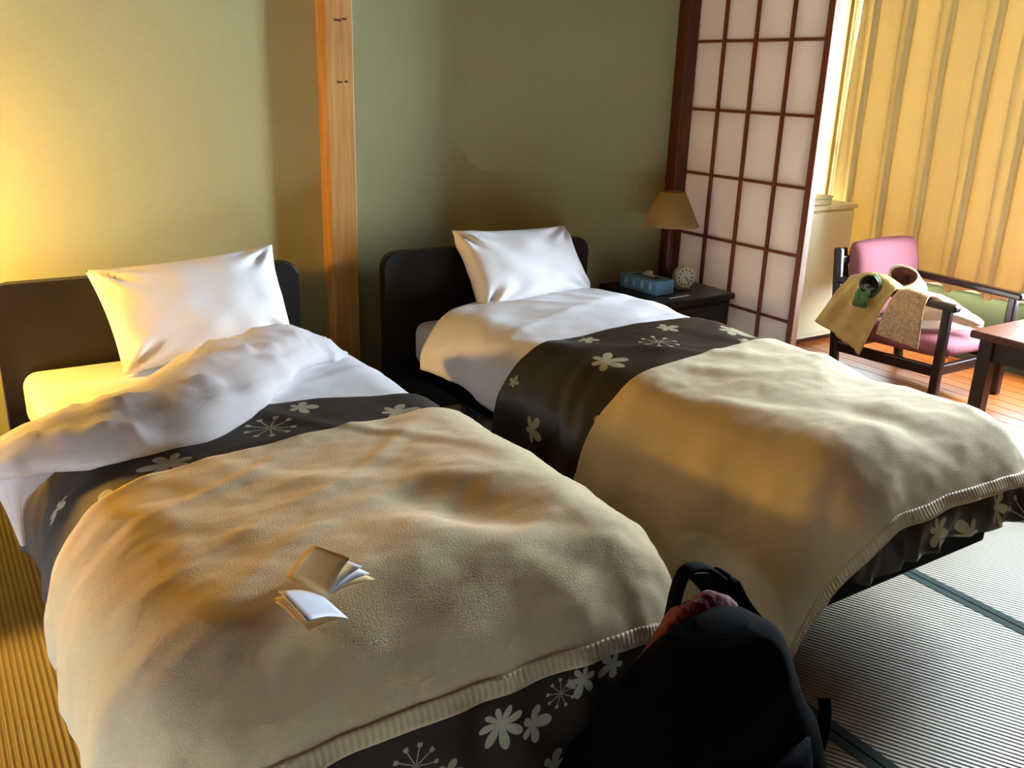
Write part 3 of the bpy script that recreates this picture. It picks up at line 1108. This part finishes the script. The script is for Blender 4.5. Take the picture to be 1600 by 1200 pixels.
# ---------------------------------------------------------------- backpack
def backpack():
    t = empty('backpack', (1.13, .97, 0), 0, 'black backpack leaning on the foot of the open bed, its top agape', 'backpack')
    o = Vector((1.13, .97, 0))
    # body: superellipse sections
    secs = [(.0, .02, .27, .10, 0), (.02, .0, .30, .125, 0), (.12, .0, .30, .125, 0), (.28, -.02, .265, .12, .0), (.42, -.055, .21, .105, -.01), (.51, -.055, .17, .085, -.015), (.565, -.035, .115, .06, -.015), (.59, -.025, .05, .03, -.01)]
    pts = []
    Cs = catmull([(s[1], s[2], s[3]) for s in secs], 60)
    Cz = catmull([(s[0], s[4], 0) for s in secs], 60)
    for c, z in zip(Cs, Cz):
        row = []
        for q in range(56):
            a = 2 * pi * q / 56
            e = .62
            X = c.x + max(c.y, .01) * abs(cos(a)) ** e * (1 if cos(a) > 0 else -1)
            Y = z.y + max(c.z, .01) * abs(sin(a)) ** e * (1 if sin(a) > 0 else -1)
            n = .012 * N3(X * 9, Y * 9, z.x * 7) + .008 * N3(X * 20, Y * 20, z.x * 12)
            row.append((X + n, Y + n, max(0.001, z.x + n * .6)))
        pts.append(row)
    bm = bmesh.new()
    rg = [[bm.verts.new(p) for p in r] for r in pts]
    for a, b in zip(rg, rg[1:]):
        for i in range(56):
            bm.faces.new((a[i], a[(i + 1) % 56], b[(i + 1) % 56], b[i]))
    bm.faces.new(rg[0])
    bm.faces.new(rg[-1])
    fin('body', bm, M['black_nylon'], t, True)
    # arched back panel
    out = [(.80, .02), (.84, .22), (.90, .30), (1.0, .35), (1.10, .39), (1.18, .45), (1.205, .52), (1.215, .575), (1.240, .585), (1.289, .515), (1.37, .418), (1.409, .324), (1.456, .197), (1.48, .02)]
    C2 = catmull([(x, 0, z) for x, z in out], 50)
    bm = bmesh.new()
    f1 = [bm.verts.new((p.x - o.x, 1.055 - o.y, p.z)) for p in C2]
    f2 = [bm.verts.new((p.x - o.x, 1.115 - o.y, p.z)) for p in C2]
    n = len(C2)
    bm.faces.new(f1)
    bm.faces.new(f2[::-1])
    for k in range(n):
        bm.faces.new((f1[k], f2[k], f2[(k + 1) % n], f1[(k + 1) % n]))
    es = [e for e in bm.edges if abs(e.verts[0].co.y - e.verts[1].co.y) < 1e-6]
    bmesh.ops.bevel(bm, geom=es, offset=.018, segments=4, profile=.5, affect='EDGES')
    fin('back_panel', bm, M['black_nylon'], t)
    # front pocket
    pts = []
    for j in range(20):
        v = j / 19
        row = []
        for i in range(28):
            u = i / 27 * 2 - 1
            bulge = (1 - abs(u) ** 4) ** .5 * (1 - abs(2 * v - 1) ** 4) ** .5 if abs(u) < 1 else 0
            X = -.03 + .20 * u * (1 - .18 * v)
            row.append((X, -.115 - .045 * bulge + .008 * N3(u * 3, v * 3, 2), .04 + .30 * v))
        pts.append(row)
    grid_mesh('front_pocket', pts, M['navy_nylon'], t, .012)
    # carrying loop
    L = [(1.055, 1.05, .49), (1.070, 1.055, .55), (1.086, 1.06, .61), (1.112, 1.065, .636), (1.165, 1.07, .622), (1.225, 1.075, .575)]
    band('handle', [Vector(p) - o for p in L], .030, .012, M['black_nylon'], t, 40, Vector((0, 1, 0)))
    # shoulder strap and its loose end on the mat
    band('shoulder_strap', [Vector(p) - o for p in [(1.22, 1.12, .56), (1.31, 1.125, .46), (1.40, 1.12, .32), (1.455, 1.11, .15), (1.47, 1.09, .02)]], .07, .014, M['black_nylon'], t, 40, Vector((.6, -.7, 0)))
    band('strap_end', [Vector(p) - o for p in [(1.48, 1.02, .02), (1.54, 1.03, .012), (1.61, 1.06, .03), (1.67, 1.10, .055), (1.70, 1.13, .07)]], .030, .004, M['black_nylon'], t, 30, Vector((1, -1, .2)))
    # maroon cloth swelling out of the open top
    pts = []
    for j in range(20):
        v = j / 19
        row = []
        for i in range(36):
            u = i / 35
            X = -.14 + .20 * u
            arch = sin(u * pi) ** .5
            z = .535 + .055 * min(1, u * 1.5) ** .8 + .010 * N3(u * 9, v * 3, 1) + .012 * max(0, ridge(u * 11 + v, v * 2, 3) - .4)
            Y = .095 - .09 * v + .010 * N3(u * 4, v * 4, 7)
            row.append((X, Y, z - .10 * (abs(2 * v - 1)) ** 2.5 - .05 * (1 - arch)))
        pts.append(row)
    grid_mesh('maroon_lining', pts, M['maroon'], t, .012)['label'] = 'crumpled maroon cloth at the mouth of the bag'


backpack()


# ---------------------------------------------------------------- veranda: curtain, cabinet, chair, table
def curtain():
    t = empty('curtain', (4.95, 3.1, 2.24), 0, 'gold pleated curtain drawn across the veranda window', 'curtain')
    ni, nj = 360, 30
    pts = []
    for j in range(nj):
        v = j / (nj - 1)
        z = 2.22 - (2.22 - .425) * v
        row = []
        for i in range(ni):
            y = 3.835 - 1.43 * i / (ni - 1)
            ph = (3.82 - y) / .25 * 2 * pi + 1.2 * N3(y * 2.1, z * .25, 3) + .5
            amp = .090 * (.75 + .5 * N3(y * 1.7, z * .3, 9)) * (.8 + .3 * v)
            s = sin(ph)
            x = amp * (abs(s) ** .75 * (1 if s > 0 else -1)) + .008 * sin(2 * ph + 1)
            hem = .014 * sin(ph) if j == nj - 1 else 0
            row.append((x, y - 3.1 + -.046 * sin(2 * ph) + .02 * N3(y * 3, z, 2), z - 2.24 + hem))
        pts.append(row)
    grid_mesh('cloth', pts, M['curtain'], t, .0025)
    hp = [[(p[0] - .003, p[1], p[2] + dz) for p in pts[-1]] for dz in (.05, .0)]
    grid_mesh('hem', hp, M['curtain'], t, .003)
    box2('rail', (-.02, -.75, -.02), (.02, .75, .01), M['cream'], t)


curtain()

cb = empty('cabinet', (4.50, 3.70, 0), 0, 'cream low cabinet standing behind the chair at the veranda end', 'cabinet')
box2('body', (-.27, -.185, .03), (.27, .20, .815), M['cream'], cb, bev=.006)
box2('top', (-.285, -.20, .815), (.285, .205, .842), M['cream'], cb, bev=.004)
box2('door', (-.262, -.197, .06), (.262, -.183, .80), M['cream'], cb, bev=.004)
box2('plinth', (-.25, -.16, 0), (.25, .19, .03), M['table_dark'], cb, bev=.002)
bx = empty('small_box', (4.47, 3.63, .8425), 0, 'small flat cream box lying on the cabinet', 'box')
box2('base', (-.11, -.10, 0), (.10, .10, .036), M['cream'], bx, bev=.004)
box2('lid', (-.113, -.103, .036), (.103, .103, .052), M['cream'], bx, bev=.004)


def armchair():
    ox, oy = 4.335, 2.36
    t = empty('armchair', (ox, oy, 0), 0, 'dark wooden armchair with pink cushions, clothes hung over its arm', 'chair')
    w = M['chair_wood']
    hw = .285
    for sx in (-1, 1):
        bar('leg', (sx * hw, .02, 0), (sx * hw, .02, .52), .042, .042, w, t, bev=.008)
        # rear post runs up as the back upright, leaning
        bar('leg', (sx * hw, .60, 0), (sx * hw, .68, .705), .040, .048, w, t, bev=.014, seg=4)
        bar('armrest', (sx * hw, -.03, .527), (sx * hw, .66, .540), .055, .036, w, t, bev=.012, seg=4)
        bar('side_rail', (sx * hw, .02, .205), (sx * hw, .62, .185), .030, .055, w, t)
        bar('back_stile', (sx * (hw - .055), .60, .30), (sx * (hw - .055), .695, .70), .030, .035, w, t, bev=.01)
    bar('seat_frame', (-hw, .03, .205), (hw, .03, .205), .055, .030, w, t, side=Vector((0, 0, 1)))
    bar('seat_frame', (-hw, .60, .195), (hw, .60, .195), .055, .030, w, t, side=Vector((0, 0, 1)))
    bar('back_rail', (-hw, .665, .64), (hw, .665, .64), .045, .025, w, t, side=Vector((0, 0, 1)))
    bar('back_rail', (-hw, .63, .42), (hw, .63, .42), .045, .025, w, t, side=Vector((0, 0, 1)))
    # cushions
    def cushion(name, c, s, rot, crown):
        bm = bmesh.new()
        nu, nv = 22, 18
        def P(u, v, sd):
            X, Y = (u - .5) * s[0], (v - .5) * s[1]
            e = max(0, 1 - abs(2 * u - 1) ** 5) ** .5 * max(0, 1 - abs(2 * v - 1) ** 5) ** .5
            rr = .93 + .07 * (1 - (abs(2 * u - 1) * abs(2 * v - 1)) ** 3)
            return Matrix.Translation(c) @ rot.to_4x4() @ Vector((X * rr, Y * rr, sd * s[2] / 2 * e + (crown * e if sd > 0 else 0)))
        F = [[bm.verts.new(P(i / nu, j / nv, 1)) for i in range(nu + 1)] for j in range(nv + 1)]
        K = [[F[j][i] if i in (0, nu) or j in (0, nv) else bm.verts.new(P(i / nu, j / nv, -1)) for i in range(nu + 1)] for j in range(nv + 1)]
        for j in range(nv):
            for i in range(nu):
                bm.faces.new((F[j][i], F[j][i + 1], F[j + 1][i + 1], F[j + 1][i]))
                bm.faces.new((K[j][i], K[j + 1][i], K[j + 1][i + 1], K[j][i + 1]))
        return fin(name, bm, M['pink'], t, True)
    cushion('seat', Vector((0, .30, .285)), (.53, .60, .10), Matrix.Rotation(radians(-2), 3, 'X'), .015)
    cushion('backrest', Vector((.04, .615, .535)), (.56, .42, .09), Matrix.Rotation(radians(78), 3, 'X'), .02)
    return t


armchair()


# clothes on the chair
def draped(name, label, cat, corners, m, x0, over, seed, amp=.012, hump=.0, ni=30, nj=34, bump_y=None):
    """cloth lying over the near armrest: corners (y,z) = top-left, top-right, bottom-right, bottom-left on the hanging side"""
    tl, tr, br, bl = corners
    pts = []
    for j in range(nj):
        v = j / (nj - 1)
        row = []
        for i in range(ni):
            u = i / (ni - 1)
            if v < .25:
                q = 1 - v / .25
                y = tl[0] + (tr[0] - tl[0]) * u
                zt = tl[1] + (tr[1] - tl[1]) * u + hump * sin(u * pi)
                x = x0 + over * q
                z = zt - .05 * q * q
            else:
                q = (v - .25) / .75
                y = (tl[0] * (1 - u) + tr[0] * u) * (1 - q) + (bl[0] * (1 - u) + br[0] * u) * q
                zt = tl[1] + (tr[1] - tl[1]) * u + hump * sin(u * pi)
                zb = bl[1] + (br[1] - bl[1]) * u
                x = x0 - .035 * sin(min(1, q * 3) * pi / 2) - .015 * q
                z = zt + (zb - zt) * q
            f = amp * (N3(u * 4 + seed, v * 1.6, seed) * 1.4 + .6 * N3(u * 9, v * 3 + seed, 2.))
            row.append((x - f * (1 if v > .2 else .3), y, z + (f * .5 if v < .3 else 0)))
        pts.append(row)
    o = grid_mesh(name, pts, m, None, .006)
    tag(o, label, cat)
    return o


draped('towel', 'olive gold towel hanging off the near arm of the pink chair', 'towel', ((2.90, .575), (2.64, .565), (2.75, .205), (3.05, .315)), M['towel'], 4.005, .13, 2.2, .022, .045)
M['lace'] = mat('speckled_beige_cloth', lin(188, 156, 120), .9, var=.75, vscale=75, bump=.5, bscale=90, spec=.1)
draped('patterned_cloth', 'speckled beige cloth hanging from the chair arm beside the olive towel', 'cloth', ((2.63, .565), (2.47, .565), (2.44, .315), (2.68, .335)), M['lace'], 4.012, .14, 5.2, .008, .008)


def garment():
    # white folded garment lying on the seat, tapering to the front
    g = empty('white_garment', (4.30, 2.55, .36), 0, 'white folded garment lying on the pink seat cushion', 'clothing')
    pts = []
    for i in range(34):
        t = i / 33
        cy = 2.72 - .36 * t
        cx = 4.20 + .14 * t
        w = .14 * (1 - t) ** .6 + .012
        h = .075 * (1 - t) ** .7 + .008
        zc = .43 + .035 * sin(t * 4) - .0 * t
        row = []
        for q in range(24):
            a = 2 * pi * q / 24
            n = .012 * N3(cos(a) * 2 + t * 5, sin(a) * 2, 4) + .008 * sin(a * 5 + t * 9)
            row.append((cx - 4.30 + (w + n) * cos(a) * .8, cy - 2.55 + .15 * w * cos(a), zc - .36 + (h + n) * sin(a)))
        pts.append(row)
    grid_mesh('folded_cloth', pts, M['white_cloth'], g, 0, close_u=True)
    pts = []
    for i in range(24):
        t = i / 23
        row = []
        for q in range(14):
            u = q / 13
            row.append((-.19 + .30 * t, .10 - .20 * t + .10 * u, -.005 + .03 * sin(u * pi) + .012 * N3(t * 4, u * 3, 8) - .01 * t))
        pts.append(row)
    grid_mesh('under_fold', pts, M['white_cloth'], g, .012)
    # rolled white garment, dark brown inside
    r = empty('rolled_garment', (4.14, 2.665, .585), 0, 'white rolled garment showing a dark brown inside, on top of the clothes', 'clothing')
    p0, p1 = Vector((-.02, .03, .03)), Vector((.15, .02, -.045))
    ax = (p1 - p0).normalized()
    s1 = ax.cross(Vector((0, 0, 1))).normalized()
    s2 = s1.cross(ax)
    pts = []
    for i in range(16):
        t = i / 15
        R = .062 * (1 - t) + .022 * t
        row = []
        for q in range(28):
            a = 2 * pi * q / 28
            n = .004 * sin(3 * a + t * 3)
            slant = .028 * cos(a) * (1 - t)
            row.append(p0 + (p1 - p0) * t + ax * slant + s1 * (R + n) * cos(a) + s2 * (R * .8 + n) * sin(a))
        pts.append(row)
    grid_mesh('roll', pts, M['white_cloth'], r, .006, None, -1, close_u=True)
    pts = []
    for i in range(8):
        t = i / 7
        row = []
        for q in range(28):
            a = 2 * pi * q / 28
            R = .053 * (1 - t) + .002
            row.append(p0 + ax * (.012 + .028 * cos(a) * (1 - t) + .05 * t) + s1 * R * cos(a) + s2 * R * .8 * sin(a) + Vector((0, 0, .006 * N3(a, t * 4, 2))))
        pts.append(row)
    grid_mesh('lining', pts, M['brown_lining'], r, .003, None, 1, close_u=True)


garment()


def green_wrap():
    g = empty('green_wrap', (4.00, 2.755, .565), 0, 'green cloth bundle with a round glossy dark disc, lying on the olive towel', 'clothing')
    # crumpled green body
    pts = []
    for i in range(20):
        t = i / 19
        row = []
        for q in range(22):
            a = 2 * pi * q / 22
            R = .062 * sin(pi * min(.98, max(.02, t))) ** .5
            n = .010 * N3(cos(a) * 2.5, sin(a) * 2.5, t * 5)
            row.append((-.02 + (R * .8 + n) * cos(a), .05 - .10 * t + n, -.005 + (R + n) * sin(a)))
        pts.append(row)
    grid_mesh('wrap', pts, M['green_cloth'], g, 0, close_u=True)
    pts = []
    for j in range(14):
        v = j / 13
        row = [(-.075 - .012 * sin(v * pi) + .012 * N3(u * .5, v * 4, 3), .045 - .075 * u / 9 + .01 * v, -.02 - .085 * v + .006 * N3(u * .7, v * 3, 1)) for u in range(10)]
        pts.append(row)
    grid_mesh('hanging_end', pts, M['green_cloth'], g, .008)
    d = Vector((-.75, -.62, .12)).normalized()
    R = d.to_track_quat('Z', 'Y').to_matrix()
    lathe('dark_disc', [(.040, -.02), (.046, -.012), (.046, .006), (.040, .012), (.031, .010), (.014, .014), (.001, .015)], M['gloss_black'], g, 30, Vector((-.065, -.005, .012)), R)


green_wrap()

tb = empty('low_table', (4.22, 1.80, 0), 0, 'red-brown low wooden table standing in front of the pink chair', 'table')
box2('table_top', (-.37, -.42, .465), (.37, .345, .50), M['table_wood'], tb, bev=.008, seg=3)
box2('apron', (-.33, -.38, .37), (.33, .305, .465), M['table_dark'], tb, bev=.003)
for sx in (-1, 1):
    for yy in (-.355, .275):
        box2('leg', (sx * .32 - .03, yy - .03, 0), (sx * .32 + .03, yy + .03, .465), M['table_dark'], tb, bev=.004)
